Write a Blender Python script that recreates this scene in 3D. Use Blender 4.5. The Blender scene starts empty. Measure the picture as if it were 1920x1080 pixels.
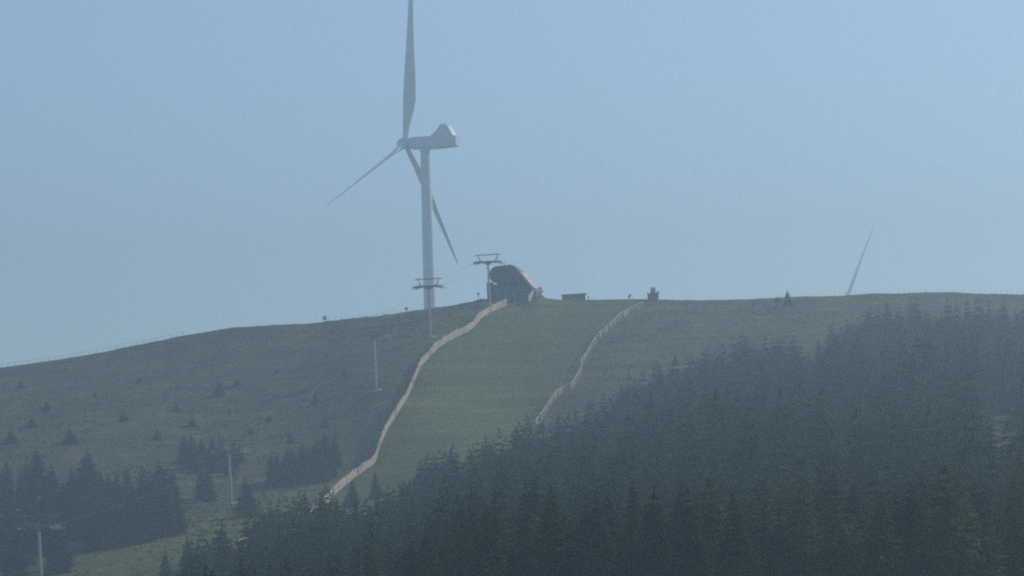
import bpy, math, random
import numpy as np
from mathutils import Vector, Matrix, noise

# ------------------------------------------------------------------ camera, sky, sun, exposure
scene = bpy.context.scene
COL = scene.collection
FPX, CX, CY = 6831.0, 960.0, 540.0            # focal length in pixels of a 1920-wide frame
PITCH, ROLL = math.radians(4.27), math.radians(1.85)
right0, fwd = Vector((1, 0, 0)), Vector((0, math.cos(PITCH), math.sin(PITCH)))
up0 = Vector((0, -math.sin(PITCH), math.cos(PITCH)))
cam_right = right0 * math.cos(ROLL) - up0 * math.sin(ROLL)
cam_up = up0 * math.cos(ROLL) + right0 * math.sin(ROLL)
cd = bpy.data.cameras.new('camera')
cd.sensor_width = 36.0
cd.lens = FPX / 1920.0 * 36.0
cd.clip_start, cd.clip_end = 0.5, 8000.0
cam = bpy.data.objects.new('camera', cd)
COL.objects.link(cam)
cam.matrix_world = Matrix((cam_right, cam_up, -fwd)).transposed().to_4x4()
scene.camera = cam

SUN_EL, SUN_AZ = math.radians(33.0), math.radians(57.0)      # azimuth clockwise from the view (+Y)
sun_vec = Vector((math.cos(SUN_EL) * math.sin(SUN_AZ), math.cos(SUN_EL) * math.cos(SUN_AZ), math.sin(SUN_EL)))
world = bpy.data.worlds.new('World')
scene.world = world
world.use_nodes = True
wn = world.node_tree
bg = wn.nodes['Background']
sky = wn.nodes.new('ShaderNodeTexSky')
sky.sky_type = 'NISHITA'
sky.sun_disc = False
sky.sun_elevation, sky.sun_rotation = SUN_EL, SUN_AZ
sky.altitude = 2200.0
sky.air_density, sky.dust_density, sky.ozone_density = 1.0, 1.9, 1.9
wn.links.new(sky.outputs['Color'], bg.inputs['Color'])
bg.inputs['Strength'].default_value = 0.15
sl = bpy.data.lights.new('sun', 'SUN')
sl.energy, sl.angle, sl.color = 5.0, math.radians(0.53), (1.0, 0.93, 0.83)
so = bpy.data.objects.new('sun', sl)
COL.objects.link(so)
so.rotation_euler = sun_vec.to_track_quat('Z', 'Y').to_euler()
scene.view_settings.view_transform = 'Standard'
scene.view_settings.look = 'None'
scene.view_settings.exposure = 0.0
scene.view_settings.gamma = 1.0
scene.render.engine = 'CYCLES'
scene.cycles.use_denoising = False
scene.cycles.max_bounces = 6
scene.cycles.diffuse_bounces = 2
scene.cycles.volume_bounces = 1
scene.cycles.pixel_filter_type = 'BLACKMAN_HARRIS'
scene.cycles.filter_width = 2.1

HAZE_DENSITY = 0.00053
HAZE_COLOR = (0.405, 0.55, 0.66)
HAZE_ANISO = 0.48

rng = random.Random(7)
nrng = np.random.default_rng(11)

# ------------------------------------------------------------------ helpers
def tag(o, label=None, cat=None, group=None, kind=None):
    if label: o['label'] = label
    if cat: o['category'] = cat
    if group: o['group'] = group
    if kind: o['kind'] = kind
    return o

def empty(name, loc=(0, 0, 0), rz=0.0):
    o = bpy.data.objects.new(name, None)
    o.empty_display_size = 0.3
    COL.objects.link(o)
    o.location = loc
    o.rotation_euler = (0, 0, rz)
    return o

def link_mesh(name, me, parent=None):
    o = bpy.data.objects.new(name, me)
    COL.objects.link(o)
    if parent is not None: o.parent = parent
    return o

def copy_tree(o, parent=None):
    c = o.copy()
    COL.objects.link(c)
    c.parent = parent
    for ch in list(o.children): copy_tree(ch, c)
    return c

def np_mesh(name, verts, faces, mat, smooth=False):
    """faces: int array (n,3) or (n,4)"""
    me = bpy.data.meshes.new(name)
    verts = np.asarray(verts, np.float32); faces = np.asarray(faces, np.int32)
    n, k = faces.shape
    me.vertices.add(len(verts)); me.vertices.foreach_set('co', verts.ravel())
    me.loops.add(n * k); me.loops.foreach_set('vertex_index', faces.ravel())
    me.polygons.add(n)
    me.polygons.foreach_set('loop_start', np.arange(n, dtype=np.int32) * k)
    me.polygons.foreach_set('use_smooth', np.full(n, smooth, bool))
    me.update(calc_edges=True)
    me.materials.append(mat)
    return me

class MB:
    def __init__(self): self.v, self.f = [], []
    def add(self, vs, fs):
        b = len(self.v)
        self.v += [tuple(p) for p in vs]
        self.f += [tuple(b + i for i in f) for f in fs]
        return self
    def box(self, c, s, m=None, taper=1.0):
        x, y, z = s[0] / 2, s[1] / 2, s[2] / 2
        p = [Vector((sx * x * (taper if sz > 0 else 1), sy * y * (taper if sz > 0 else 1), sz * z)) for sz in (-1, 1) for sy in (-1, 1) for sx in (-1, 1)]
        if m is not None: p = [m @ q for q in p]
        c = Vector(c)
        return self.add([q + c for q in p], [(0, 2, 3, 1), (4, 5, 7, 6), (0, 1, 5, 4), (2, 6, 7, 3), (0, 4, 6, 2), (1, 3, 7, 5)])
    def tube(self, a, b, r0, r1=None, n=8, caps=True):
        if r1 is None: r1 = r0
        a, b = Vector(a), Vector(b)
        q = (b - a).to_track_quat('Z', 'Y')
        vs = []
        for p, r in ((a, r0), (b, r1)):
            for i in range(n):
                t = 2 * math.pi * i / n
                vs.append(p + q @ Vector((r * math.cos(t), r * math.sin(t), 0)))
        fs = [(i, (i + 1) % n, n + (i + 1) % n, n + i) for i in range(n)]
        if caps: fs += [tuple(range(n - 1, -1, -1)), tuple(range(n, 2 * n))]
        return self.add(vs, fs)
    def lathe(self, prof, n=32, base=(0, 0, 0)):
        bx, by, bz = base
        vs, fs = [], []
        for r, z in prof:
            for i in range(n):
                t = 2 * math.pi * i / n
                vs.append((bx + r * math.cos(t), by + r * math.sin(t), bz + z))
        for j in range(len(prof) - 1):
            for i in range(n):
                fs.append((j * n + i, j * n + (i + 1) % n, (j + 1) * n + (i + 1) % n, (j + 1) * n + i))
        fs += [tuple(range(n - 1, -1, -1)), tuple(range((len(prof) - 1) * n, len(prof) * n))]
        return self.add(vs, fs)
    def prism(self, outline, y0, y1, inset=0.0):
        """outline in XZ, extruded along Y"""
        n = len(outline)
        vs = [(x, y0, z) for x, z in outline] + [(x, y1, z) for x, z in outline]
        fs = [tuple(range(n)), tuple(range(2 * n - 1, n - 1, -1))] + [(i, i + n, (i + 1) % n + n, (i + 1) % n) for i in range(n)]
        return self.add(vs, fs)
    def loft(self, rings, closed_ends=True):
        n = len(rings[0]); vs = [p for r in rings for p in r]; fs = []
        for j in range(len(rings) - 1):
            for i in range(n):
                fs.append((j * n + i, j * n + (i + 1) % n, (j + 1) * n + (i + 1) % n, (j + 1) * n + i))
        if closed_ends: fs += [tuple(range(n - 1, -1, -1)), tuple(range((len(rings) - 1) * n, len(rings) * n))]
        return self.add(vs, fs)
    def mesh(self, name, mat, smooth=False, bevel=0.0):
        me = bpy.data.meshes.new(name)
        me.from_pydata([tuple(p) for p in self.v], [], self.f)
        me.update()
        me.materials.append(mat)
        if smooth:
            for p in me.polygons: p.use_smooth = True
            me.set_sharp_from_angle(angle=math.radians(40))
        return me
    def build(self, name, mat, parent=None, smooth=False, bevel=0.0):
        o = link_mesh(name, self.mesh(name, mat, smooth), parent)
        if bevel:
            b = o.modifiers.new('bevel', 'BEVEL'); b.width = bevel; b.segments = 2
        return o

# ------------------------------------------------------------------ materials
def new_mat(name):
    m = bpy.data.materials.new(name); m.use_nodes = True
    nt = m.node_tree
    return m, nt, nt.nodes['Principled BSDF']

def weathered(name, base, var=0.25, rough=0.6, scale=1.2, metal=0.0, spec=0.4):
    m, nt, p = new_mat(name)
    tc = nt.nodes.new('ShaderNodeTexCoord'); nz = nt.nodes.new('ShaderNodeTexNoise')
    nz.inputs['Scale'].default_value = scale; nz.inputs['Detail'].default_value = 6
    rp = nt.nodes.new('ShaderNodeValToRGB')
    rp.color_ramp.elements[0].position, rp.color_ramp.elements[1].position = 0.3, 0.7
    rp.color_ramp.elements[0].color = tuple(c * (1 - var) for c in base) + (1,)
    rp.color_ramp.elements[1].color = tuple(min(1, c * (1 + var * 0.6)) for c in base) + (1,)
    nt.links.new(tc.outputs['Object'], nz.inputs['Vector'])
    nt.links.new(nz.outputs['Fac'], rp.inputs['Fac'])
    nt.links.new(rp.outputs['Color'], p.inputs['Base Color'])
    p.inputs['Roughness'].default_value = rough
    p.inputs['Metallic'].default_value = metal
    p.inputs['Specular IOR Level'].default_value = spec
    return m

def foliage(name, c0, c1, c2):
    m, nt, p = new_mat(name)
    g = nt.nodes.new('ShaderNodeNewGeometry')
    n1 = nt.nodes.new('ShaderNodeTexNoise'); n1.inputs['Scale'].default_value = 0.14; n1.inputs['Detail'].default_value = 1
    n2 = nt.nodes.new('ShaderNodeTexNoise'); n2.inputs['Scale'].default_value = 1.7; n2.inputs['Detail'].default_value = 3
    ad = nt.nodes.new('ShaderNodeMath'); ad.operation = 'MULTIPLY_ADD'; ad.inputs[1].default_value = 0.45
    r = nt.nodes.new('ShaderNodeValToRGB')
    e = r.color_ramp.elements
    e[0].position, e[1].position = 0.60, 0.86
    e[0].color, e[1].color = c0 + (1,), c2 + (1,)
    k = e.new(0.72); k.color = c1 + (1,)
    nt.links.new(g.outputs['Position'], n1.inputs['Vector']); nt.links.new(g.outputs['Position'], n2.inputs['Vector'])
    nt.links.new(n2.outputs['Fac'], ad.inputs[0]); nt.links.new(n1.outputs['Fac'], ad.inputs[2])
    nt.links.new(ad.outputs[0], r.inputs['Fac']); nt.links.new(r.outputs['Color'], p.inputs['Base Color'])
    tl = nt.nodes.new('ShaderNodeBsdfTranslucent'); nt.links.new(r.outputs['Color'], tl.inputs['Color'])
    mx = nt.nodes.new('ShaderNodeMixShader'); mx.inputs['Fac'].default_value = 0.3
    out = nt.nodes['Material Output']
    nt.links.new(p.outputs[0], mx.inputs[1]); nt.links.new(tl.outputs[0], mx.inputs[2]); nt.links.new(mx.outputs[0], out.inputs['Surface'])
    p.inputs['Roughness'].default_value = 0.9
    p.inputs['Specular IOR Level'].default_value = 0.05
    return m

M = {}
M['needles'] = foliage('needles', (0.004, 0.018, 0.011), (0.010, 0.034, 0.017), (0.028, 0.062, 0.021))
M['larch'] = foliage('larch_needles', (0.032, 0.050, 0.019), (0.048, 0.068, 0.023), (0.066, 0.084, 0.028))
M['heath'] = foliage('heath_leaves', (0.034, 0.040, 0.020), (0.052, 0.052, 0.028), (0.072, 0.062, 0.038))
M['bark'] = weathered('bark', (0.09, 0.065, 0.045), 0.4, 0.9, 3.0)
M['turbine'] = weathered('turbine_paint', (0.46, 0.49, 0.53), 0.06, 0.4, 0.25)
M['galv'] = weathered('galvanised_steel', (0.34, 0.36, 0.37), 0.15, 0.5, 0.8, 0.2)
M['dark_steel'] = weathered('dark_steel', (0.10, 0.11, 0.12), 0.2, 0.5, 1.5, 0.4)
M['concrete'] = weathered('concrete', (0.50, 0.48, 0.44), 0.2, 0.85, 2.0)
M['arm_steel'] = weathered('arm_steel', (0.11, 0.12, 0.125), 0.15, 0.75, 0.8, 0.0, 0.1)
M['rubber'] = weathered('black_rubber', (0.025, 0.025, 0.026), 0.2, 0.7, 3.0)
M['lath'] = weathered('weathered_lath', (0.37, 0.30, 0.23), 0.4, 0.85, 0.9)
M['lath_grey'] = weathered('grey_wood', (0.46, 0.41, 0.34), 0.35, 0.85, 0.9)
M['post'] = weathered('old_post', (0.22, 0.16, 0.115), 0.3, 0.9, 1.5)
M['hood'] = weathered('station_hood', (0.05, 0.057, 0.068), 0.15, 0.6, 0.6)
M['station_wall'] = weathered('station_wall', (0.085, 0.066, 0.066), 0.25, 0.75, 0.8)
M['red_roof'] = weathered('red_roof', (0.34, 0.22, 0.20), 0.2, 0.55, 0.7)
M['white'] = weathered('white_paint', (0.80, 0.80, 0.78), 0.06, 0.4, 1.0)
M['grey_board'] = weathered('grey_board', (0.16, 0.15, 0.14), 0.25, 0.8, 1.2)
M['tin'] = weathered('tin_roof', (0.30, 0.31, 0.32), 0.2, 0.45, 0.8, 0.4)
M['pale_wood'] = weathered('pale_wood', (0.52, 0.46, 0.36), 0.2, 0.8, 1.5)
gm, gnt, gp = new_mat('dark_glass')
gp.inputs['Base Color'].default_value = (0.02, 0.025, 0.03, 1); gp.inputs['Roughness'].default_value = 0.08
M['glass'] = gm

# ------------------------------------------------------------------ terrain
def ray_uv(px, py):
    d = cam_right * ((px - CX) / FPX) + cam_up * (-(py - CY) / FPX) + fwd
    return d.x / d.y, d.z / d.y

SKY_PTS = [(-320, 735), (-100, 704), (0, 690), (100, 676), (200, 659), (300, 638), (340, 630), (434, 615), (520, 609),
           (600, 604), (700, 593), (800, 579), (850, 572), (885, 565), (905, 559), (925, 564), (950, 566), (980, 566), (996, 558), (1004, 552), (1014, 553),
           (1026, 560), (1050, 562), (1125, 561), (1180, 561), (1240, 562), (1320, 562), (1400, 561), (1480, 557),
           (1560, 554), (1650, 550), (1750, 548), (1850, 550), (1920, 552), (2100, 560), (2250, 572)]
sk = np.array([ray_uv(*p) for p in SKY_PTS])
def v_sky(u): return np.interp(u, sk[:, 0], sk[:, 1])
DSK = np.array([(ray_uv(p, 560)[0], d) for p, d in [(-320, 1015), (0, 1010), (300, 1008), (600, 1000), (800, 993), (1000, 1000), (1240, 1005), (1500, 1010), (1920, 1012), (2250, 1015)]])
def d_sky(u): return np.interp(u, DSK[:, 0], DSK[:, 1])

CTRL = [(77, 1085, 659), (434, 945, 764), (706, 732, 872), (808, 632, 920), (920, 576, 978),
        (620, 940, 752), (700, 870, 800), (720, 800, 845), (790, 682, 908), (1003, 800, 825), (1090, 690, 902), (900, 640, 935), (900, 735, 890), (900, 765, 862), (890, 830, 796),
        (0, 750, 940), (0, 850, 850), (0, 960, 755), (200, 760, 918), (200, 900, 790), (230, 1080, 648), (380, 1080, 600), (600, 1080, 490), (500, 1010, 675), (700, 960, 700),
        (800, 1080, 400), (1000, 1080, 335), (1000, 930, 580), (1200, 850, 650), (1250, 720, 850), (1400, 1080, 295), (1400, 930, 455), (1400, 800, 665), (1400, 670, 895),
        (1650, 1080, 285), (1650, 800, 625), (1650, 620, 932), (1920, 1080, 280), (1920, 940, 425), (1920, 800, 605), (1920, 640, 892),
        (-320, 800, 930), (-320, 950, 780), (-320, 1100, 665), (2250, 700, 865), (2250, 900, 530), (2250, 1100, 285)]
for p, d in [(-320, 1015), (0, 1010), (150, 1009), (300, 1008), (450, 1004), (600, 1000), (700, 997), (800, 993), (900, 996), (1000, 1000), (1120, 1002), (1240, 1005), (1370, 1007), (1500, 1010), (1700, 1011), (1920, 1012), (2250, 1015)]:
    CTRL.append((p, float(np.interp(p, [q[0] for q in SKY_PTS], [q[1] for q in SKY_PTS])), d))
cpt = np.array([ray_uv(a, b) for a, b, _ in CTRL]) * 10.0
cval = np.array([c for _, _, c in CTRL])
def tps(r2): return 0.5 * r2 * np.log(r2 + 1e-9)
n_c = len(cpt)
A = np.zeros((n_c + 3, n_c + 3))
A[:n_c, :n_c] = tps(((cpt[:, None] - cpt[None]) ** 2).sum(-1)) + np.eye(n_c) * 0.02
A[:n_c, n_c] = 1; A[:n_c, n_c + 1:] = cpt
A[n_c, :n_c] = 1; A[n_c + 1:, :n_c] = cpt.T
wts = np.linalg.solve(A, np.concatenate([cval, np.zeros(3)]))
def depth_of(u, v):
    q = np.stack([u, v], -1) * 10.0
    return tps(((q[:, None] - cpt[None]) ** 2).sum(-1)) @ wts[:n_c] + wts[n_c] + q @ wts[n_c + 1:]

NU = 560
U = np.linspace(-0.19, 0.19, NU)
s_front = np.concatenate([np.linspace(0.0, 0.2, 20, endpoint=False), np.linspace(0.2, 1.0, 340)])
s_back = np.concatenate([np.linspace(1.003, 1.1, 24), np.linspace(1.12, 3.4, 40)])
S = np.concatenate([s_front, s_back])
NF, NS = len(s_front), len(S)
Z = np.zeros((NU, NS))
for i, u in enumerate(U):
    vs_, ds_ = float(v_sky(u)), float(d_sky(u))
    v_bot = ray_uv(960 + u * FPX, 1120)[1]
    vv = np.linspace(vs_, v_bot, 160)
    dd = depth_of(np.full(160, u), vv)
    dd += (ds_ - dd[0]) * np.exp(-np.arange(160) / 6.0)
    dd[0] = ds_
    dd = np.minimum.accumulate(dd - np.arange(160) * 0.03)
    dd = np.maximum(dd, 220)
    Yf = s_front * ds_
    vf = np.interp(Yf, dd[::-1], vv[::-1])
    zf = vf * Yf
    nb = Yf < dd[-1]
    t = Yf[nb] / dd[-1]
    zf[nb] = v_bot * Yf[nb] - 2.6 * (1 - t) - 20 * t * (1 - t)
    Yb = s_back * ds_
    zc = vs_ * ds_
    tb = Yb - ds_
    zb = zc - 3 * (1 - np.exp(-(tb / 60.0) ** 1.5)) - 0.0006 * tb
    Z[i, :NF] = zf; Z[i, NF:] = zb
DS = d_sky(U)
# smooth the sheet across columns, then give it small humps
ker = np.array([1, 4, 6, 4, 1]) / 16.0
Zp = np.pad(Z, ((2, 2), (0, 0)), mode='edge')
Zs = sum(ker[k] * Zp[k:k + NU] for k in range(5))
Zs[:, NF - 3:NF + 2] = Z[:, NF - 3:NF + 2]
Z = Zs
YY = DS[:, None] * S[None, :]
XX = U[:, None] * YY
for i in range(NU):
    for j in range(18, NF + 6):
        x, y = XX[i, j], YY[i, j]
        Z[i, j] += 0.35 * noise.noise((x * 0.06, y * 0.05, 3.1)) + 0.14 * noise.noise((x * 0.35, y * 0.25, 9.7))

def ground_z(x, y):
    u = x / y
    i = (u - U[0]) / (U[1] - U[0]); i0 = int(max(0, min(NU - 2, math.floor(i)))); a = i - i0
    s = y / float(np.interp(u, U, DS))
    j0 = int(max(0, min(NS - 2, np.searchsorted(S, s) - 1))); b = (s - S[j0]) / (S[j0 + 1] - S[j0])
    return float((1 - a) * ((1 - b) * Z[i0, j0] + b * Z[i0, j0 + 1]) + a * ((1 - b) * Z[i0 + 1, j0] + b * Z[i0 + 1, j0 + 1]))

def hit(px, py):
    """where the sight line through a photograph pixel meets the hillside"""
    u, v = ray_uv(px, py)
    i = int(np.clip(np.searchsorted(U, u) - 1, 0, NU - 2)); a = (u - U[i]) / (U[i + 1] - U[i])
    zc = (1 - a) * Z[i] + a * Z[i + 1]; yc = (1 - a) * YY[i] + a * YY[i + 1]
    vc = zc[18:NF] / yc[18:NF]; yc = yc[18:NF]
    k = np.argmax(vc >= v) if (vc >= v).any() else len(vc) - 1
    if k == 0: k = 1
    f = 0 if vc[k] == vc[k - 1] else min(1, max(0, (v - vc[k - 1]) / (vc[k] - vc[k - 1])))
    y = yc[k - 1] + f * (yc[k] - yc[k - 1])
    return Vector((u * y, y, ground_z(u * y, y)))

def crest(px, dy=0.0):
    py = float(np.interp(px, [q[0] for q in SKY_PTS], [q[1] for q in SKY_PTS]))
    u, _ = ray_uv(px, py)
    y = float(d_sky(u)) + dy
    return Vector((u * y, y, ground_z(u * y, y)))

def project(p):
    p = Vector(p); w = p.dot(fwd)
    return CX + FPX * p.dot(cam_right) / w, CY - FPX * p.dot(cam_up) / w

# fences of the piste, traced along their feet
LEFT_FENCE = [(951, 573), (930, 582), (903, 597), (885, 618), (866, 628), (837, 643), (815, 660), (790, 687), (779, 714), (770, 735), (762, 752), (746, 777),
              (730, 801), (717, 829), (711, 846), (707, 861), (702, 872), (680, 886), (655, 905), (630, 926), (617, 942), (597, 962), (560, 985), (500, 1015), (440, 1038), (390, 1058), (345, 1078), (305, 1097)]
RIGHT_FENCE = [(1207, 576), (1182, 589), (1165, 598), (1145, 617), (1120, 639), (1106, 662), (1089, 688), (1091, 700), (1080, 718), (1071, 732), (1052, 739), (1037, 755), (1025, 773), (1004, 802)]
LF = [hit(*p) for p in LEFT_FENCE]
RF = [hit(*p) for p in RIGHT_FENCE]

def seg_x(path, y):      # x of a fence at depth y
    ys = [p.y for p in path]; xs = [p.x for p in path]
    o = np.argsort(ys)
    return np.interp(y, np.array(ys)[o], np.array(xs)[o])

piste = np.zeros((NU, NS), np.float32)
lx = seg_x(LF, YY); rx = seg_x(RF, YY)
ok = (YY > 480) & (YY < 1004)
edge = np.minimum(XX - lx, rx - XX)
wob = np.sin(YY * .31) * .9 + np.sin(YY * .13 + XX * .4) * 1.4
piste[:] = np.where(ok, np.clip((edge + wob) / 5.0 + 0.6, 0, 1), 0)
# the green meadow at the foot of the lift line
MEADOW = [hit(*p) for p in [(100, 1082), (190, 1036), (340, 992), (470, 940), (600, 905), (690, 884), (640, 925), (560, 975), (470, 1010), (380, 1050), (290, 1085)]]
inside_m = np.zeros((NU, NS), bool)
for a_, b_ in zip(MEADOW, MEADOW[1:] + MEADOW[:1]):
    cr_ = ((a_.y > YY) != (b_.y > YY)) & (XX < (b_.x - a_.x) * (YY - a_.y) / (b_.y - a_.y + 1e-9) + a_.x)
    inside_m ^= cr_
mf = inside_m.astype(np.float32)
for _ in range(3):
    mp_ = np.pad(mf, 2, mode='edge'); mf = sum(ker[k] * mp_[k:k + NU, 2:-2] for k in range(5)); mp_ = np.pad(mf, 2, mode='edge'); mf = sum(ker[k] * mp_[2:-2, k:k + NS] for k in range(5))
piste = np.maximum(piste, mf.astype(np.float32) * .9)
gv = np.stack([XX, YY, Z], -1).reshape(-1, 3)
ii, jj = np.meshgrid(np.arange(NU - 1), np.arange(NS - 1), indexing='ij')
b0 = (ii * NS + jj).ravel()
gf = np.stack([b0, b0 + NS, b0 + NS + 1, b0 + 1], -1)

m, nt, p = new_mat('hillside')
nd = nt.nodes
geo = nd.new('ShaderNodeNewGeometry')
def noise_node(scale, detail, rough=0.6, stretch=(1, 1, 1)):
    mp = nd.new('ShaderNodeMapping'); mp.inputs['Scale'].default_value = stretch
    n = nd.new('ShaderNodeTexNoise'); n.inputs['Scale'].default_value = scale; n.inputs['Detail'].default_value = detail
    n.inputs['Roughness'].default_value = rough
    nt.links.new(geo.outputs['Position'], mp.inputs['Vector']); nt.links.new(mp.outputs[0], n.inputs['Vector'])
    return n
def ramp(fac, stops):
    r = nd.new('ShaderNodeValToRGB'); e = r.color_ramp.elements
    e[0].position, e[0].color = stops[0][0], stops[0][1] + (1,)
    e[1].position, e[1].color = stops[-1][0], stops[-1][1] + (1,)
    for q, c in stops[1:-1]: k = e.new(q); k.color = c + (1,)
    nt.links.new(fac, r.inputs['Fac']); return r
def mixc(fac, a, b, mode='MIX'):
    x = nd.new('ShaderNodeMix'); x.data_type = 'RGBA'; x.blend_type = mode
    if isinstance(fac, float): x.inputs[0].default_value = fac
    else: nt.links.new(fac, x.inputs[0])
    nt.links.new(a, x.inputs[6]); nt.links.new(b, x.inputs[7]); return x.outputs[2]
big = noise_node(0.028, 4, 0.6, (1, 0.55, 1))
mid = noise_node(0.13, 5, 0.65, (1, 0.6, 1))
fine = noise_node(1.1, 6, 0.75)
heath_c = ramp(big.outputs['Fac'], [(0.30, (0.032, 0.052, 0.013)), (0.45, (0.052, 0.064, 0.016)), (0.56, (0.072, 0.060, 0.026)), (0.72, (0.086, 0.066, 0.034))])
scrub_c = ramp(mid.outputs['Fac'], [(0.42, (0.020, 0.034, 0.018)), (0.60, (0.078, 0.084, 0.036))])
h1 = mixc(0.62, heath_c.outputs['Color'], scrub_c.outputs['Color'])
pgrass = ramp(big.outputs['Fac'], [(0.33, (0.050, 0.078, 0.016)), (0.52, (0.070, 0.086, 0.021)), (0.70, (0.106, 0.100, 0.030))])
# lower run: yellower grass, with the flatter slope's extra sun put into the colour
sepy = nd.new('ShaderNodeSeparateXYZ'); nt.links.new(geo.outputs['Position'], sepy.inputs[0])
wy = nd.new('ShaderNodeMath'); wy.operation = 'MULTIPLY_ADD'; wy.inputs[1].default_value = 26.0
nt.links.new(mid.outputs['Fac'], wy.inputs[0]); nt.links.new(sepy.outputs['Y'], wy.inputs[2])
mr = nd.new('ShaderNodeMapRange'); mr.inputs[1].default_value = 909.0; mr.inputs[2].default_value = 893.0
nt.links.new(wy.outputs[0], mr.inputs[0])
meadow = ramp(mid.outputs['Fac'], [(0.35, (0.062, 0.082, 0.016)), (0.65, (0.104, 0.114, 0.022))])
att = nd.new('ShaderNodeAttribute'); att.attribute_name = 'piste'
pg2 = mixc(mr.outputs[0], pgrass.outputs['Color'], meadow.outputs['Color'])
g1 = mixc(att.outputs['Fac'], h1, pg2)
# contour streaks: cattle terraces and mowing marks follow the slope's height lines
sep = nd.new('ShaderNodeSeparateXYZ'); nt.links.new(geo.outputs['Position'], sep.inputs[0])
cm = nd.new('ShaderNodeCombineXYZ')
sx_ = nd.new('ShaderNodeMath'); sx_.operation = 'MULTIPLY'; sx_.inputs[1].default_value = 0.035; nt.links.new(sep.outputs['X'], sx_.inputs[0])
nt.links.new(sx_.outputs[0], cm.inputs['X']); nt.links.new(sep.outputs['Z'], cm.inputs['Z'])
stn = nd.new('ShaderNodeTexNoise'); stn.inputs['Scale'].default_value = 0.75; stn.inputs['Detail'].default_value = 4
nt.links.new(cm.outputs[0], stn.inputs['Vector'])
stc = ramp(stn.outputs['Fac'], [(0.36, (0.62, 0.66, 0.62)), (0.62, (1.22, 1.2, 1.16))])
g1 = mixc(0.75, g1, stc.outputs['Color'], 'MULTIPLY')
fr = ramp(fine.outputs['Fac'], [(0.30, (0.45, 0.45, 0.45)), (0.70, (1.35, 1.35, 1.35))])
g2 = mixc(0.8, g1, fr.outputs['Color'], 'MULTIPLY')
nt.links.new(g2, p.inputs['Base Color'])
p.inputs['Roughness'].default_value = 0.95
p.inputs['Specular IOR Level'].default_value = 0.1
bp = nd.new('ShaderNodeBump'); bp.inputs['Strength'].default_value = 0.7; bp.inputs['Distance'].default_value = 0.35
nt.links.new(fine.outputs['Fac'], bp.inputs['Height']); nt.links.new(bp.outputs[0], p.inputs['Normal'])
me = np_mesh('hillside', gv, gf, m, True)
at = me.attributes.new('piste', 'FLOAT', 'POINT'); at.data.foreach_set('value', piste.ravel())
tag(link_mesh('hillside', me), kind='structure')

# ------------------------------------------------------------------ conifers
def crown_arrays(seed, h, R, whorls, per, full, base=0.05, ragged=0.25, droop=0.3, power=0.8):
    r = random.Random(seed)
    V, F = [], []
    def quad(a, b, c, d):
        k = len(V); V.extend((a, b, c, d)); F.append((k, k + 1, k + 2, k + 3))
    lean = (r.uniform(-.02, .02), r.uniform(-.02, .02))
    lop = r.uniform(0, 6.28)
    for w in range(whorls):
        t = w / (whorls - 1)
        zc = h * (base + (0.97 - base) * (t ** 0.92)) + r.uniform(-.5, .5) * h / whorls
        rad = R * ((1 - t) ** power) * (0.85 + 0.15 * min(1, t * 6)) + 0.10
        n = max(4, int(per * (0.55 + 0.45 * (1 - t))))
        a0 = r.uniform(0, 6.28)
        for k in range(n):
            az = a0 + 6.283 * k / n + r.uniform(-.3, .3)
            L = rad * r.uniform(1 - ragged * 1.4, 1 + ragged) * (1 + 0.10 * math.cos(az - lop))
            dr = L * droop * r.uniform(0.6, 1.5) - 0.10 * L * t
            ca, sa = math.cos(az), math.sin(az)
            ox, oy = lean[0] * zc, lean[1] * zc
            base_p = (ox + 0.05 * ca, oy + 0.05 * sa, zc)
            tip = (ox + L * ca, oy + L * sa, zc - dr)
            wd = 0.20 * L + 0.12
            mx = 0.55
            mpx, mpy, mpz = ox + mx * L * ca, oy + mx * L * sa, zc - dr * 0.45
            lz = -0.12 * L - r.uniform(0, .12)
            quad(base_p, (mpx - sa * wd, mpy + ca * wd, mpz + lz), tip, (mpx, mpy, mpz + 0.05 * L))
            quad(base_p, (mpx, mpy, mpz + 0.05 * L), tip, (mpx + sa * wd, mpy - ca * wd, mpz + lz))
            for s in range(full):                      # hanging sprays along the branch
                q = r.uniform(0.35, 0.98); side = r.choice((-1, 1)) * r.uniform(0, wd * 1.3)
                sx, sy, sz = ox + q * L * ca - sa * side, oy + q * L * sa + ca * side, zc - dr * q
                hl = r.uniform(0.25, 0.6) * (0.35 + 0.25 * L); hw = r.uniform(0.08, 0.2) * (0.5 + 0.25 * L)
                b2 = az + r.uniform(-1.2, 1.2); cb, sb = math.cos(b2), math.sin(b2)
                quad((sx, sy, sz + 0.1), (sx - sb * hw + cb * .1, sy + cb * hw + sb * .1, sz - hl * .4), (sx + cb * hl * .6, sy + sb * hl * .6, sz - hl), (sx + sb * hw, sy - cb * hw, sz - hl * .35))
    tz = h * 0.93
    for k in range(5):                                 # leader shoot
        az = k * 1.26 + r.uniform(0, 1)
        quad((lean[0] * h, lean[1] * h, h * 0.995), (0.16 * math.cos(az), 0.16 * math.sin(az), tz), (0.02, 0.0, tz - .5), (0.16 * math.cos(az + 1), 0.16 * math.sin(az + 1), tz))
    return np.array(V, np.float32), np.array(F, np.int32)

def trunk_mesh(name, h, r0):
    return MB().lathe([(r0 * 1.35, -0.6), (r0, 0.4), (r0 * 0.7, h * 0.4), (r0 * 0.35, h * 0.75), (0.03, h * 0.985)], 7).mesh(name, M['bark'], True)

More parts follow.
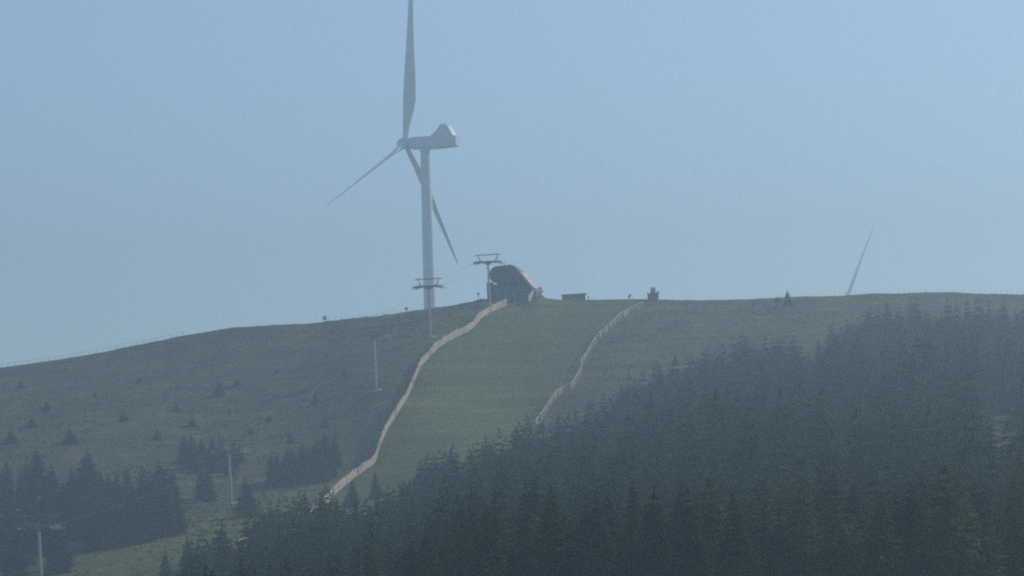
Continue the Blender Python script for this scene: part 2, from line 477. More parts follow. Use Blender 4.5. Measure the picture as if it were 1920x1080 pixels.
SPRUCE, LARCH, FAR = [], [], []
for k in range(7):
    h = 10.0; R = [3.1, 2.8, 3.5, 3.0, 2.6, 3.3, 2.9][k]
    v, f = crown_arrays(100 + k, h, R, 24, 11, 3, base=[.03, .05, .02, .06, .04, .03, .07][k], ragged=.24, droop=.36, power=[.75, .72, .85, .7, .8, .8, .74][k])
    SPRUCE.append((np_mesh('spruce_crown', v, f, M['needles']), trunk_mesh('spruce_trunk', h, 0.16)))
    FAR.append(crown_arrays(300 + k, h, R * 1.03, 15, 8, 1, base=.03, ragged=.26, droop=.36, power=.76))
for k in range(3):
    v, f = crown_arrays(200 + k, 10.0, [2.9, 2.6, 3.2][k], 20, 10, 5, base=.06, ragged=.4, droop=.12, power=.65)
    LARCH.append((np_mesh('larch_crown', v, f, M['larch']), trunk_mesh('larch_trunk', 10.0, 0.17)))

def plant(kind, protos, pos, h, wide=1.0, label=None, cat=None, group=None):
    cm, tm = protos[rng.randrange(len(protos))]
    o = empty(kind, pos, rng.uniform(0, 6.28))
    k = h / 10.0
    o.scale = (k * wide, k * wide, k)
    o.rotation_euler.x, o.rotation_euler.y = rng.gauss(0, .015), rng.gauss(0, .015)
    link_mesh('crown', cm, o); link_mesh('trunk', tm, o)
    return tag(o, label, cat, group)

def px_height(pos, top_row):
    """tree height that reaches a photograph row"""
    x, y = project(pos)
    return (y - top_row) * pos.dot(fwd) / FPX

# trees on the open hillside at left: (foot px, foot row, top row, width factor)
G_A = [(12, 935, 862), (38, 952, 880), (70, 925, 838), (62, 985, 890), (98, 958, 868), (22, 1005, 912), (118, 1000, 905), (88, 1040, 945), (45, 1060, 958), (8, 1070, 965),
       (112, 1075, 975), (135, 935, 880), (165, 930, 842), (150, 975, 890), (125, 1062, 1010), (180, 968, 880), (30, 1090, 990), (52, 930, 865), (85, 1010, 915), (140, 1010, 930), (60, 1020, 930), (168, 1000, 915), (190, 950, 885), (4, 960, 885), (178, 1030, 960)]
G_B = [(205, 965, 888), (222, 990, 900), (238, 960, 875), (252, 1000, 905), (268, 975, 872), (285, 990, 880), (298, 960, 862), (312, 985, 878), (325, 965, 880), (228, 1012, 935),
       (262, 1018, 940), (292, 1010, 930), (210, 1010, 930), (190, 1020, 940), (245, 1015, 925), (278, 1015, 925), (308, 1005, 915), (335, 1000, 925), (218, 945, 885), (318, 940, 885)]
G_C = [(345, 868, 812), (362, 880, 815), (378, 872, 820), (398, 885, 818), (415, 868, 822), (438, 878, 828), (452, 868, 835), (378, 936, 868), (392, 940, 880), (430, 892, 848)]
G_D = [(508, 888, 850), (520, 905, 848), (536, 900, 842), (550, 908, 838), (566, 902, 828), (580, 898, 835), (597, 900, 822), (612, 880, 806), (628, 876, 808), (590, 868, 830), (604, 905, 845), (544, 880, 838), (572, 880, 830), (620, 895, 835), (512, 910, 862)]
for lst, lab, grp in ((G_A, 'dark spruce in the crowded stand around the lowest lift pylon', 'spruces around the lowest pylon'),
                      (G_B, 'dark spruce in the dense clump above the bottom left meadow', 'spruces above the bottom left meadow'),
                      (G_C, 'spruce in the small stand behind the second lowest lift pylon', 'spruces behind the second lowest pylon'),
                      (G_D, 'spruce in the loose clump left of the tan slat fence', 'spruces left of the slat fence')):
    for x, y, t in lst:
        pos = hit(x, y)
        plant('spruce_tree', SPRUCE, pos, px_height(pos, t), rng.uniform(.95, 1.3), lab, 'spruce', grp)
for x, y, t, w, lab in ((463, 968, 894, 1.25, 'lone broad dark spruce just right of the second lowest lift pylon'),
                        (1477, 573, 543, 1.1, 'small lone spruce standing on the bare ridge line'),
                        (352, 1052, 1004, 1.0, 'short spruce in front of the forest edge at the bottom meadow'),
                        (310, 1082, 1030, .9, 'slim spruce at the lower end of the slat fence'),
                        (704, 935, 884, 1.0, 'solitary slim spruce on the grass just below the slat fence bend'),
                        (662, 950, 898, 1.1, 'spruce standing right in front of the lower slat fence')):
    pos = hit(x, y)
    plant('spruce_tree', SPRUCE, pos, px_height(pos, t), w, lab, 'spruce')
for x, y, t, lab in ((592, 757, 726, 'dark stunted spruce bush alone on the open heath'), (412, 742, 706, 'stunted spruce bush on the heath above the pylon stand'),
                     (132, 832, 790, 'wide dark spruce bush above the left spruce stand'), (648, 706, 682, 'little spruce bush left of the lone middle lift pylon'),
                     (40, 726, 706, 'tiny spruce bush just under the ridge at far left'), (295, 824, 796, 'low spruce bush on brown heath above the spruce clump'),
                     (445, 722, 704, 'small spruce bush beside a larger bush on the heath'), (1457, 566, 552, 'tiny spruce sapling beside the lone ridge spruce')):
    pos = hit(x, y)
    plant('spruce_bush', SPRUCE, pos, px_height(pos, t) * .72, 1.7, lab, 'bush')

for x, y, t in ((88, 770, 748), (178, 745, 728), (232, 790, 766), (330, 770, 752), (360, 800, 778), (505, 790, 770), (545, 830, 806), (470, 815, 795),
                (60, 800, 776), (520, 700, 686), (262, 716, 702), (430, 775, 760), (610, 800, 778), (20, 830, 800)):
    pos = hit(x, y)
    plant('spruce_bush', SPRUCE, pos, px_height(pos, t) * rng.uniform(.6, 1.0), rng.uniform(1.5, 2.3), 'faint low spruce scrub scattered over the hazy open left slope', 'bush', 'scattered spruce scrub on the left slope')

# the forest: everything below this line of feet
EDGE = [(275, 1130), (330, 1112), (400, 1068), (470, 1050), (520, 1018), (575, 1004), (612, 1010), (650, 1022), (700, 1010), (760, 975), (800, 935), (860, 918), (930, 898), (1000, 872),
        (1060, 850), (1130, 822), (1175, 772), (1230, 756), (1300, 742), (1350, 715), (1400, 696), (1480, 690), (1560, 652), (1640, 636), (1700, 628), (1800, 618), (1900, 616), (2100, 620)]
ex, ey = [p[0] for p in EDGE], [p[1] for p in EDGE]
forest = []
cell = {}
tries = 0
while tries < 60000:
    tries += 1
    y = 262 + (990 - 262) * rng.random() ** 0.85
    u = rng.uniform(-0.115, 0.165)
    x = u * y
    z = ground_z(x, y)
    px, py = project((x, y, z))
    e = float(np.interp(px, ex, ey))
    fray = 16 * noise.noise((x * 0.05, y * 0.05, 1.3))
    inside = py - e - fray
    if inside < 0 or px < 345: continue
    if 1828 + 12 * math.sin(py * .09) < px < 1926 and 778 < py < 940: continue             # clearing at the right
    if 1495 < px < 1558 and py < 705: continue                        # grassy gap
    near = float(np.interp(y, [270, 430, 620, 900], [.58, .78, .97, .98]))
    sp = 4.9 - 1.5 * min(1, max(0, 1 - inside / 60.0)) + 1.8 * noise.noise((x * .03, y * .03, 8.0))
    sp *= near
    k = (int(x // 3), int(y // 3))
    if any((x - q[0]) ** 2 + (y - q[1]) ** 2 < sp * sp for a in (-3, -2, -1, 0, 1, 2, 3) for b in (-3, -2, -1, 0, 1, 2, 3) for q in cell.get((k[0] + a, k[1] + b), ())): continue
    cell.setdefault(k, []).append((x, y))
    grow = min(1, inside / 150.0)
    h = (8.0 + 2.5 * grow) * near * rng.uniform(.62, 1.3) * (1 + 0.25 * noise.noise((x * .02, y * .02, 4.0)))
    if rng.random() < 0.10: h *= 0.6
    if 470 < px < 628 and inside < 40: h = 8.6 * rng.uniform(.85, 1.15)
    tx, ty = project((x, y, z + h))
    if tx < -40 or tx > 1990 or ty > 1085: continue
    forest.append((x, y, z, h, px, py, ty, inside))
forest.sort(key=lambda q: q[1])
print('forest trees', len(forest))
larch_left = 60
singles, mass = [], []
for q in forest:
    (singles if len(singles) < 210 else mass).append(q)
for x, y, z, h, px, py, ty, ins in singles:
    edge_tree = ins < 60
    lar = noise.noise((x * .05, y * .05, 21.0)) > 0.02 and px > 1120 and larch_left > 0 and rng.random() < .8
    if lar:
        larch_left -= 1
        plant('larch_tree', LARCH, (x, y, z), h * 1.02, rng.uniform(.9, 1.15), 'light green larch among dark spruces at the bottom of the forest', 'larch', 'larches in the near forest')
    else:
        plant('spruce_tree', SPRUCE, (x, y, z), h, rng.uniform(.85, 1.15), 'dark spruce in the nearest rows of the forest along the bottom edge', 'spruce', 'spruces in the near forest')
fv, ff, off = [], [], 0
for x, y, z, h, *_ in mass:
    v, f = FAR[rng.randrange(len(FAR))]
    a = rng.uniform(0, 6.28); ca, sa = math.cos(a), math.sin(a); k = h / 10.0; w = k * rng.uniform(.85, 1.2)
    vv = np.stack([(v[:, 0] * ca - v[:, 1] * sa) * w + x, (v[:, 0] * sa + v[:, 1] * ca) * w + y, v[:, 2] * k + z - .1], -1)
    fv.append(vv); ff.append(f + off); off += len(v)
o = link_mesh('spruce_forest', np_mesh('spruce_forest', np.concatenate(fv), np.concatenate(ff), M['needles']))
tag(o, 'dense hazy spruce forest climbing the right flank of the hill', 'forest', kind='stuff')

# low heath shrubs, too many to count
hv, hf, off = [], [], 0
cnt = 0
while cnt < 9000:
    y = rng.uniform(600, 1003); u = rng.uniform(-0.16, 0.16); x = u * y
    if seg_x(LF, y) - 1.0 < x < seg_x(RF, y) + 1.0: continue
    dens = noise.noise((x * .045, y * .03, 5.5)) + .5 * noise.noise((x * .16, y * .12, 2.5))
    if dens < rng.uniform(-.25, .45): continue
    z = ground_z(x, y); cnt += 1
    r = rng.uniform(.18, .5); h = r * rng.uniform(.4, .8)
    for k in range(7):
        a = rng.uniform(0, 6.28); rr = r * rng.uniform(.1, .8); bx, by = x + rr * math.cos(a), y + rr * math.sin(a)
        a2 = rng.uniform(0, 6.28); w = r * rng.uniform(.25, .5); c2, s2 = math.cos(a2) * w, math.sin(a2) * w
        hh = h * rng.uniform(.6, 1.1); lx_, ly_ = rng.uniform(-.2, .2), rng.uniform(-.2, .2)
        hv += [(bx - c2, by - s2, z - .1), (bx + c2, by + s2, z - .1), (bx + c2 * .6 + lx_, by + s2 * .6 + ly_, z + hh * .8), (bx - c2 * .5 + lx_, by - s2 * .5 + ly_, z + hh)]
        hf.append((off, off + 1, off + 2, off + 3)); off += 4
tag(link_mesh('heath_shrubs', np_mesh('heath_shrubs', hv, hf, M['heath'])), 'low brown green heath shrubs covering the open hillside', 'shrubs', kind='stuff')

# ------------------------------------------------------------------ wind turbines
ALPHA, TILT, CONE = math.radians(22), math.radians(3), math.radians(2.0)
HUB_H, BLADE = 84.0, 58.0
TSC = 1800 / 1100.0
def turbine(base, theta0, label, alpha=ALPHA, pitch=22):
    root = empty('wind_turbine', base); root.scale = (TSC,) * 3
    tag(root, label, 'wind turbine', 'wind turbines on the hilltop')
    prof = []
    for k in range(13):
        t = k / 12; prof.append((2.25 + (1.48 - 2.25) * t, -3 + (HUB_H - 1.9 + 3) * t))
        if k in (4, 8): prof.append((prof[-1][0] + .035, prof[-1][1] + .02)); prof.append((prof[-1][0], prof[-1][1] + .25)); prof.append((prof[-1][0] - .035, prof[-1][1] + .02))
    MB().lathe(prof, 40).build('tower', M['turbine'], root, True)
    MB().box((0, -2.28, 1.5), (1.0, .12, 2.2)).build('door', M['dark_steel'], root)
    ax = Vector((-math.cos(alpha) * math.cos(TILT), math.sin(alpha) * math.cos(TILT), math.sin(TILT)))
    e1 = Vector((math.sin(alpha), math.cos(alpha), 0))
    e2 = Vector((math.cos(alpha) * math.sin(TILT), -math.sin(alpha) * math.sin(TILT), math.cos(TILT)))
    top = Vector((0, 0, HUB_H))
    def P(a, s, u): return top + ax * a + e1 * s + e2 * u
    # nacelle: rounded box rings along the axis (front to tail)
    rings = []
    for a, w, lo, hi in ((4.6, 1.3, -1.5, 1.3), (4.3, 1.75, -1.85, 1.75), (1.5, 1.9, -2.05, 1.95), (-4, 1.95, -1.95, 2.05), (-9.0, 1.95, -1.45, 2.15), (-10.5, 1.9, -1.25, 2.1), (-10.8, 1.7, -1.0, 1.9)):
        ring = []
        for c in range(24):
            t = 2 * math.pi * c / 24; cx_, sx_ = math.cos(t), math.sin(t)
            px_ = math.copysign(abs(cx_) ** 0.45, cx_) * w; pz_ = math.copysign(abs(sx_) ** 0.45, sx_)
            ring.append(P(a, px_, (hi + lo) / 2 + pz_ * (hi - lo) / 2))
        rings.append(ring)
    nac = MB().loft(rings).build('nacelle', M['turbine'], root, True)
    # cooler standing on the tail of the nacelle
    c = MB()
    def wedge(prof_, s0, s1):
        n = len(prof_); c.add([P(a, s0, u) for a, u in prof_] + [P(a, s1, u) for a, u in prof_],
              [tuple(range(n)), tuple(range(2 * n - 1, n - 1, -1))] + [(i, i + n, (i + 1) % n + n, (i + 1) % n) for i in range(n)])
    wedge([(-2.4, 1.9), (-4.4, 3.6), (-5.2, 4.9), (-5.9, 5.4), (-7.2, 5.4), (-8.0, 4.9), (-9.0, 3.4), (-9.9, 1.9)], -1.75, 1.75)
    c.build('cooler', M['turbine'], nac)
    g = MB().tube(P(-6.4, 0.4, 5.5), P(-6.4, .4, 6.3), .07)
    g.tube(P(-6.8, -0.6, 5.5), P(-6.8, -.6, 6.1), .07)
    g.build('wind_sensor', M['dark_steel'], nac)
    hubc = 6.4
    rr = []
    for a, r in ((4.62, 1.35), (5.0, 1.65), (7.2, 1.7), (8.2, 1.45), (8.9, .95), (9.25, .35)):
        rr.append([P(a, r * math.cos(2 * math.pi * k / 24), r * math.sin(2 * math.pi * k / 24)) for k in range(24)])
    MB().loft(rr).build('hub', M['turbine'], root, True)
    hc = P(hubc, 0, 0)
    fr_ = [0, .03, .07, .12, .17, .22, .28, .35, .43, .52, .61, .7, .8, .88, .94, .98, 1.0]
    chord = np.interp(fr_, [0, .04, .12, .22, .35, .5, .61, .8, .92, .98, 1.0], [1.9, 1.95, 2.8, 3.9, 3.45, 2.45, 1.95, 1.35, .9, .5, .12])
    thick = np.interp(fr_, [0, .04, .12, .22, .35, .5, .8, 1.0], [1.9, 1.9, 1.5, 1.05, .75, .5, .25, .05])
    for k in range(3):
        th = theta0 + k * 2 * math.pi / 3
        rad = (e2 * math.cos(th) + e1 * math.sin(th))
        tan = (e1 * math.cos(th) - e2 * math.sin(th))
        d = rad * math.cos(CONE) + ax * math.sin(CONE)
        axp = (ax - d * ax.dot(d)).normalized()
        rings = []
        for q, ch, tk in zip(fr_, chord, thick):
            tw = -math.radians(pitch + 8 * (0.5 - q))
            cdv = axp * math.cos(tw) + tan * math.sin(tw)
            nv = tan * math.cos(tw) - axp * math.sin(tw)
            o0 = hc + d * (1.2 + q * (BLADE - 1.2))
            blend = min(1, max(0, (q - .03) / .15))
            ring = []
            for c_ in range(16):
                t = 2 * math.pi * c_ / 16
                xx = math.cos(t); yy = math.sin(t) * (1 - blend * .55 * (1 - xx) / 2 * 1.2)
                lead = ch * (.5 + (.32 - .5) * blend)
                ring.append(o0 + cdv * (lead - ch * (1 - xx) / 2) + nv * (yy * tk / 2))
            rings.append(ring)
        MB().loft(rings).build('blade', M['turbine'], root, True)
    return root

def place_turbine(px_axis, row_hub, D):
    u, v = ray_uv(px_axis, row_hub)
    return Vector((u * D, D, v * D - HUB_H * TSC))
t_base = place_turbine(797, 268, 1800)
turbine(t_base, math.radians(6), 'tall white wind turbine behind the ridge with whole rotor in view')
turbine(place_turbine(1581, 598, 3190), math.radians(25), 'distant wind turbine hidden behind the right ridge but for one blade', math.radians(68), 7)

# ------------------------------------------------------------------ chairlift
LINE = Vector((0.243, 0.970, 0)).normalized()
LZ = math.atan2(LINE.y, LINE.x) - math.pi / 2        # local +Y looks up the line, local X is the cross-arm
def pylon(h, r0=.28):
    root = empty('lift_pylon')
    MB().box((0, 0, -.15), (1.2, 1.2, 1.0), taper=.85).box((.95, -.2, .25), (.5, .5, .6)).build('foundation', M['concrete'], root, bevel=.05)
    MB().lathe([(r0, .5), (r0 * .98, h * .5), (r0 * .8, h)], 16).build('pole', M['galv'], root, True)
    l = MB()
    for s in (-.18, .18): l.tube((s, -r0 - .16, .8), (s, -r0 - .08, h + .8), .03, n=5)
    for k in range(int(h / .4)): l.tube((-.18, -r0 - .15, 1 + k * .4), (.18, -r0 - .15, 1 + k * .4), .018, n=4)
    l.build('ladder', M['galv'], root)
    MB().box((0, 0, h + .12), (6.3, .55, .55)).box((0, 0, h - .35), (1.6, .5, .45)).build('cross_arm', M['arm_steel'], root, bevel=.04)
    for s in (-1, 1):
        MB().tube((s * 2.2, 0, h + .3), (s * 2.75, 0, h + 2.0), .13, .10).tube((s * 1.6, 0, h + .3), (s * 2.6, 0, h + 1.3), .07).build('upright', M['arm_steel'], root)
    MB().box((0, 0, h + 2.08), (7.0, .26, .26)).build('top_beam', M['arm_steel'], root)
    for s in (-1, 1):
        tr = MB().box((s * 3.15, 0, h - .12), (.22, 5.4, .28)).box((s * 3.15, 0, h + .12), (.35, 1.2, .5))
        tr.box((s * 3.75, 0, h - .42), (.75, 4.6, .08)).box((s * 4.05, 0, h + .35), (.05, 4.6, .05))
        for y in (-2.2, 0, 2.2): tr.tube((s * 4.05, y, h - .42), (s * 4.05, y, h + .35), .03, n=5)
        sh = tr.build('sheave_train', M['arm_steel'], root)
        w = MB()
        for k in range(8):
            y = -2.4 + k * .686
            w.tube((s * 3.15 - .28, y, h + .02), (s * 3.15 - .13, y, h + .02), .25, n=14)
        w.build('sheave_wheels', M['rubber'], sh)
    return root
PYL = [((77, 1088), 988, 'lowest chairlift pylon standing among dark spruces at bottom left'),
       ((434, 946), 846, 'pale chairlift pylon on the meadow beside a lone broad spruce'),
       ((706, 733), 630, 'chairlift pylon standing alone on the open heath mid slope'),
       ((808, 633), 538, 'chairlift pylon whose head crosses the wind turbine tower'),
       ((919, 577), 492, 'topmost chairlift pylon close against the hilltop lift station')]
heads = []
for (fx, fy), hr, lab in PYL:
    pos = hit(fx, fy)
    h = px_height(pos, hr) * 1.0
    o = pylon(h)
    o.location = pos
    lean = math.radians(3.2)
    o.rotation_mode = 'XYZ'
    o.rotation_euler = (Matrix.Rotation(LZ, 4, 'Z') @ Matrix.Rotation(lean, 4, 'X')).to_euler()
    tag(o, lab, 'lift pylon', 'chairlift pylons')
    mw = Matrix.Translation(pos) @ o.rotation_euler.to_matrix().to_4x4()
    heads.append((mw @ Vector((-3.35, 0, h + .3)), mw @ Vector((3.35, 0, h + .3))))
st_c = crest(958, 3.5)
lowL = heads[0][0] - LINE * 70 + Vector((0, 0, -34)); lowR = heads[0][1] - LINE * 70 + Vector((0, 0, -34))
for s, lab in ((0, 'thin steel haul rope on the left side of the lift pylons'), (1, 'thin steel haul rope on the right side of the lift pylons')):
    pts = [(lowL, lowR)[s]] + [h_[s] for h_ in heads] + [st_c + Vector(((-2.0, 2.2)[s], 2, 8.2))]
    mb = MB()
    for a, b in zip(pts[:-1], pts[1:]):
        prev = a; L = (b - a).length
        for k in range(1, 9):
            t = k / 8; q = a.lerp(b, t) + Vector((0, 0, -4 * t * (1 - t) * L * .012))
            mb.tube(prev, q, .02, n=5, caps=False); prev = q
    tag(mb.build('haul_rope', M['dark_steel']), lab, 'rope', 'haul ropes of the chairlift')

# ------------------------------------------------------------------ lift station on the summit
SC = st_c.dot(fwd) / FPX                     # metres per pixel at the station
YAW = math.radians(-11)
st = empty('lift_station', (st_c.x, st_c.y, st_c.z), YAW)
tag(st, 'dark rounded lift station with sloping red roof on the hilltop', 'lift station')
bx, by = project(st_c)
def L(px, py): return ((px - bx) * SC, (by - py) * SC)
def arc(cx_, cy_, r, a0, a1, n):
    return [L(cx_ + r * math.cos(math.radians(a0 + (a1 - a0) * k / n)), cy_ - r * math.sin(math.radians(a0 + (a1 - a0) * k / n))) for k in range(n + 1)]
hood_o = arc(936, 514.5, 16.5, 90, 270, 14) + [L(962, 531), L(985, 533), L(993, 531), L(975, 506), L(967, 499), L(960, 496.5)]
MB().prism(hood_o[::-1], -1.2, 7.5).build('hood', M['hood'], st, True, .15)
body_o = [L(920, 531.5), L(996, 534), L(1006, 546), L(1008, 590), L(915, 590)]
MB().prism(body_o[::-1], 0, 8.0).build('wall', M['station_wall'], st)
roof_o = [L(974, 504), L(1003.5, 541), L(1001, 544), L(971, 507)]
MB().prism(roof_o[::-1], -1.6, 8.4).build('roof', M['red_roof'], st)
sx, sz = L(976.5, 508)
for yy_ in (-1.3, 2.6):
    MB().box((sx + .1, yy_, sz + .15), (1.3, .9, .75), Matrix.Rotation(math.radians(51), 3, 'Y')).build('skylight_glint', M['white'], st)  # white boxes on the roof: a skylight's sun glint put into paint
for a, b in ((928, 940), (944, 956), (960, 972), (976, 988)):
    x0, z0 = L(a, 556); x1, z1 = L(b, 541)
    fr2 = MB().box(((x0 + x1) / 2, -.05, (z0 + z1) / 2), (x1 - x0, .1, z1 - z0)).build('window', M['dark_steel'], st)
    MB().box(((x0 + x1) / 2, -.12, (z0 + z1) / 2), (x1 - x0 - .2, .05, z1 - z0 - .2)).build('pane', M['glass'], fr2)
x0, z0 = L(916, 531); x1, z1 = L(912, 552)
MB().box(((L(914, 0)[0] + L(922, 0)[0]) / 2, 1.2, L(0, 548)[1]), (1.5, 2.4, 6.0)).build('side_annex', M['station_wall'], st)
an = MB()
for px_, top_ in ((945, 490), (964, 489)):
    q = L(px_, 500); q2 = L(px_, top_)
    an.tube((q[0], 2, q[1]), (q2[0], 2, q2[1]), .05)
an.build('mast', M['dark_steel'], st)

# ------------------------------------------------------------------ fences
def resample(path, step, start=0):
    out = [path[0].copy()]; need = step
    for a, b in zip(path[:-1], path[1:]):
        d = Vector((b.x - a.x, b.y - a.y, 0)); Ls = d.length; pos = 0.0
        while Ls - pos >= need:
            pos += need; need = step
            q = a + d * (pos / Ls); out.append(Vector((q.x, q.y, 0)))
        need -= Ls - pos
    for q in out: q.z = ground_z(q.x, q.y)
    return out

def lath_fence(path, step, h, mat, name, label, skip=(), density=.15, gap=.55):
    pts = resample(path, step)
    root = empty(name, pts[0])
    o0 = pts[0]
    tag(root, label, 'fence')
    wide = []
    for i, q in enumerate(pts[:100]):
        hh = h * rng.uniform(1.0, 1.12)
        qq = q - o0
        qq = qq + Vector((-.1, .02, 0))
        dk = i % 9 == 5
        if dk: qq = qq + Vector((.3, -.12, 0))
        MB().tube(qq + Vector((0, 0, -.4)), qq + Vector((rng.gauss(0, .06), rng.gauss(0, .06), hh * .97)), .11 if dk else .06, .09 if dk else .05, 7).build('post', M['post' if dk else 'lath_grey'], root)
    for i, (a, b) in enumerate(zip(pts[:-1], pts[1:])):
        if i in skip or i >= 100: continue
        d = Vector((b.x - a.x, b.y - a.y, 0)); Ls = d.length; e = d.normalized(); nrm = Vector((e.y, -e.x, 0))
        ang = math.atan2(e.y, e.x); R = Matrix.Rotation(ang, 3, 'Z')
        mb = MB()
        n = int(Ls / density); hp_ = h * rng.uniform(.86, 1.08); tilt_ = rng.uniform(-.06, .06)
        for k in range(n):
            if rng.random() < .05: continue
            t = (k + .5) / n
            g = a.lerp(b, t); zz = ground_z(g.x, g.y)
            hh = hp_ * (1 + tilt_ * (t - .5) + rng.uniform(-.09, .06)); lift = .06 + rng.uniform(0, .06)
            c = Vector((g.x, g.y, zz)) - o0 + nrm * .09
            lean = Matrix.Rotation(rng.gauss(0, .03), 3, 'Y')
            mb.box(c + Vector((0, 0, lift + hh / 2)), (density * gap * 1.55, .022, hh), R @ lean)
        for zr in (.22, .82):
            p0 = a - o0 + nrm * .04 + Vector((0, 0, h * zr)); p1 = b - o0 + nrm * .04 + Vector((0, 0, h * zr))
            mb.box((p0 + p1) / 2, ((p1 - p0).length, .04, .09), (p1 - p0).to_track_quat('X', 'Z').to_matrix())
        mb.build('panel', mat, root)
    return root

def dens_path(px_path):
    """follow the traced feet closely enough for the ground between them"""
    out = []
    for (x0_, y0_), (x1_, y1_) in zip(px_path[:-1], px_path[1:]):
        for k in range(3): out.append(hit(x0_ + (x1_ - x0_) * k / 3, y0_ + (y1_ - y0_) * k / 3))
    out.append(hit(*px_path[-1]))
    return out
lath_fence(LF, 3.6, 1.95, M['lath'], 'snow_fence', 'tan wooden slat snow fence winding up the left edge of the ski run')

def rail_fence(path, step, h, mat, name, label, panels=(), rails=(.98, .6, .25), rr=.05, pr=.06, every=1):
    pts = resample(path, step)
    o0 = pts[0]
    root = empty(name, o0); tag(root, label, 'fence')
    pts = pts[:100]
    for q in pts:
        qq = q - o0
        MB().tube(qq + Vector((0, 0, -.4)), qq + Vector((rng.gauss(0, .05), rng.gauss(0, .05), h * rng.uniform(.95, 1.12))), pr, pr * .85, 6).build('post', mat, root)
    for zr in rails:
        mb = MB(); rr_ = rr if zr > .9 else rr * .35
        for a, b in zip(pts[:-1], pts[1:]):
            m_ = a.lerp(b, .5); m_.z = ground_z(m_.x, m_.y)
            sag = rng.uniform(0, .10)
            A_, B_, C_ = [q - o0 + Vector((0, 0, h * zr)) for q in (a, b, m_)]
            C_.z -= sag
            mb.tube(A_, C_, rr_, n=5); mb.tube(C_, B_, rr_, n=5)
        mb.build('rail', mat, root)
    for i in panels:
        if i + 1 >= len(pts): continue
        a, b = pts[i], pts[i + 1]
        d = b - a; e = Vector((d.x, d.y, 0)).normalized(); R = Matrix.Rotation(math.atan2(e.y, e.x), 3, 'Z'); nrm = Vector((e.y, -e.x, 0))
        mb = MB(); n = int(d.length / .22)
        for k in range(n):
            g = a.lerp(b, (k + .5) / n); zz = ground_z(g.x, g.y)
            mb.box(Vector((g.x, g.y, zz)) - o0 + nrm * .07 + Vector((0, 0, .1 + h * .45)), (.13, .02, h * rng.uniform(.85, .98)), R)
        mb.build('panel', M['lath'], root)
    return root
rail_fence(RF, 1.9, 1.7, M['lath_grey'], 'rail_fence', 'thin pale post and rail fence along the right edge of the ski run',
           panels=[i for i in range(100) if i % 7 in (0, 1, 4) and i > 6], rails=(1.0, .5), rr=.075, pr=.075)
def crest_path(x0_, x1_, n, dy): return [crest(x0_ + (x1_ - x0_) * k / (n - 1), dy) for k in range(n)]
rail_fence(crest_path(-60, 352, 30, 1.0), 1.9, 1.15, M['lath_grey'], 'wire_fence', 'faint wire fence with close posts along the left ridge line', rails=(.95, .5), rr=.025, pr=.05)
rail_fence(crest_path(618, 772, 16, .5), 1.7, .95, M['lath_grey'], 'ridge_fence', 'low picket fence on the ridge left of the wind turbine', rails=(.9, .5), rr=.025, pr=.05)
rail_fence(crest_path(1425, 1990, 40, .8), 1.5, .95, M['post'], 'paddock_fence', 'low dotted post fence along the right ridge line', rails=(.9,), rr=.012, pr=.03)
lath_fence([hit(1003, 556), hit(997, 563), hit(990, 569)], 1.6, 2.1, M['pale_wood'], 'gate_fence', 'short pale slat fence running down beside the lift station')

# ------------------------------------------------------------------ small things on the ridge
def snow_cannon(pos, rz, label, k=1.0, drum=None):
    r = empty('snow_cannon', pos, rz); r.scale = (k, k, k)
    tag(r, label, 'snow cannon')
    s = MB().tube((0, 0, .15), (0, 0, 1.0), .09)
    for a in (0, 2.1, 4.2): s.tube((0, 0, .55), (.75 * math.cos(a), .75 * math.sin(a), -.1), .05)
    s.build('stand', M['dark_steel'], r)
    rings = []
    for x, rad in ((-.75, .50), (-.7, .60), (0, .58), (.6, .48), (.85, .46)):
        rings.append([(x, rad * math.cos(2 * math.pi * q / 20), 1.45 + rad * math.sin(2 * math.pi * q / 20) + x * .25) for q in range(20)])
    MB().loft(rings).build('drum', drum or M['white'], r, True)
    b = MB().box((-.2, 0, 2.15), (.7, .45, .4)); b.build('control_box', M['dark_steel'], r, bevel=.04)
    return r
snow_cannon(crest(1014.5, -1.5), math.radians(-35), 'bright white snow cannon on the bank right of the lift station', 1.1)
snow_cannon(crest(1181, .5), math.radians(-60), 'small snow cannon standing alone on the ridge', .62)

hp = crest(1076, 3.0); sc = hp.dot(fwd) / FPX
hp.z -= .3
hut = empty('low_hut', hp, math.radians(-6)); tag(hut, 'long low grey hut with slightly tilted flat roof on the ridge', 'hut')
MB().box((0, 1.5, .3), (44 * sc, 3.0, 3.0)).build('wall', M['grey_board'], hut)
MB().prism([(-23.5 * sc, 1.803), (23.5 * sc, 1.803), (23.5 * sc, 2.2), (-23.5 * sc, 1.98)][::-1], -.35, 3.3).build('roof', M['tin'], hut)
MB().box((22 * sc + .04, 1.5, .6), (.08, 2.6, 2.0)).build('door', M['white'], hut)  # no door: the sunlit end wall put in as a white panel
pb = crest(1102.5, .5)
q = MB().tube((0, 0, -.3), (0, 0, 1.05), .12).box((0, 0, .8), (.35, .2, .5)); o = q.build('marker_post', M['grey_board']); o.location = pb
tag(o, 'stubby dark post just right of the low grey hut', 'post')
hp = crest(1225, 0.0); sc = hp.dot(fwd) / FPX
hp.z -= .75
tw = empty('snowmaking_hut', hp, math.radians(-8)); tag(tw, 'small dark wooden hut with open window frame on top at fence end', 'hut')
MB().box((0, 0, .7), (20 * sc, 2.4, 3.2)).build('wall', M['grey_board'], tw, bevel=.03)
MB().box((0, 0, 2.4), (21.5 * sc, 2.8, .18)).build('roof', M['post'], tw)
MB().box((9.6 * sc, -.3, 2.75), (.45, 1.2, .5)).build('vent', M['grey_board'], tw)
f_ = MB(); w_, h_ = 8.5 * sc, 11 * sc
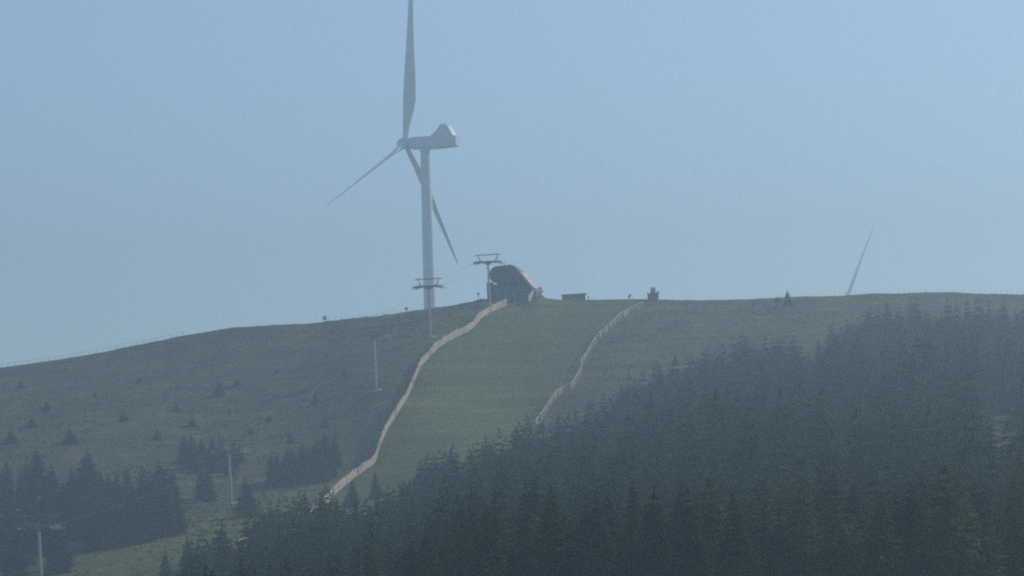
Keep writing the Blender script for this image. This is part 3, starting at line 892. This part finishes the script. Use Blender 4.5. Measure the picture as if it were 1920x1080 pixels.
for sx_ in (-1, 1): f_.box((sx_ * (w_ / 2 - .13), 0, 2.49 + h_ / 2), (.26, .5, h_))
f_.box((0, 0, 2.49 + h_ - .12), (w_ - .53, .5, .24)); f_.box((0, 0, 2.49 + .3), (w_ - .53, .5, .3))
f_.build('frame', M['post'], tw)
MB().box((0, 0.05, 2.49 + h_ / 2), (w_ - .54, .06, h_ - .7)).build('panel', M['galv'], tw)
def board(px_, row_, w, h, label, mat, name, dy=0):
    c = crest(px_, dy); r = empty(name, c, math.radians(-25)); tag(r, label, 'sign')
    for s in (-1, 1): MB().tube((s * w * .35, .06, -.3), (s * w * .35, .06, .5), .05).build('leg', M['post'], r)
    MB().box((0, 0, .45 + h / 2), (w, .08, h)).build('panel', mat, r, bevel=.01)
board(609, 602, 1.25, 1.15, 'small pale blank board on the left ridge', M['pale_wood'], 'notice_board')
board(762, 582, 1.0, .8, 'tiny pale grey board on the ridge left of the turbine tower', M['galv'], 'trail_sign')
kp = crest(897, .3)
o = MB().tube((0, 0, -.3), (0, 0, 1.3), .07).lathe([(.1, 1.2), (.32, 1.35), (.34, 1.75), (.12, 1.95)], 12).build('warning_lamp', M['dark_steel']); o.location = kp
tag(o, 'dark round headed post on the bank left of the lift station', 'post')

# ------------------------------------------------------------------ haze
zlow, zhigh = float(Z.min()) - 1.0, 316.0
hz = MB().box((0, 1735.0, (zlow + zhigh) / 2), (1400.0, 3530.0, zhigh - zlow))
hm = bpy.data.materials.new('haze'); hm.use_nodes = True
hn = hm.node_tree; hn.nodes.clear()
ho = hn.nodes.new('ShaderNodeOutputMaterial'); pv = hn.nodes.new('ShaderNodeVolumePrincipled')
pv.inputs['Color'].default_value = HAZE_COLOR + (1,)
pv.inputs['Density'].default_value = HAZE_DENSITY
pv.inputs['Anisotropy'].default_value = HAZE_ANISO
hn.links.new(pv.outputs['Volume'], ho.inputs['Volume'])
hb = hz.build('haze', hm)
tag(hb, 'pale blue haze filling the air over the whole hill', 'haze', kind='stuff')
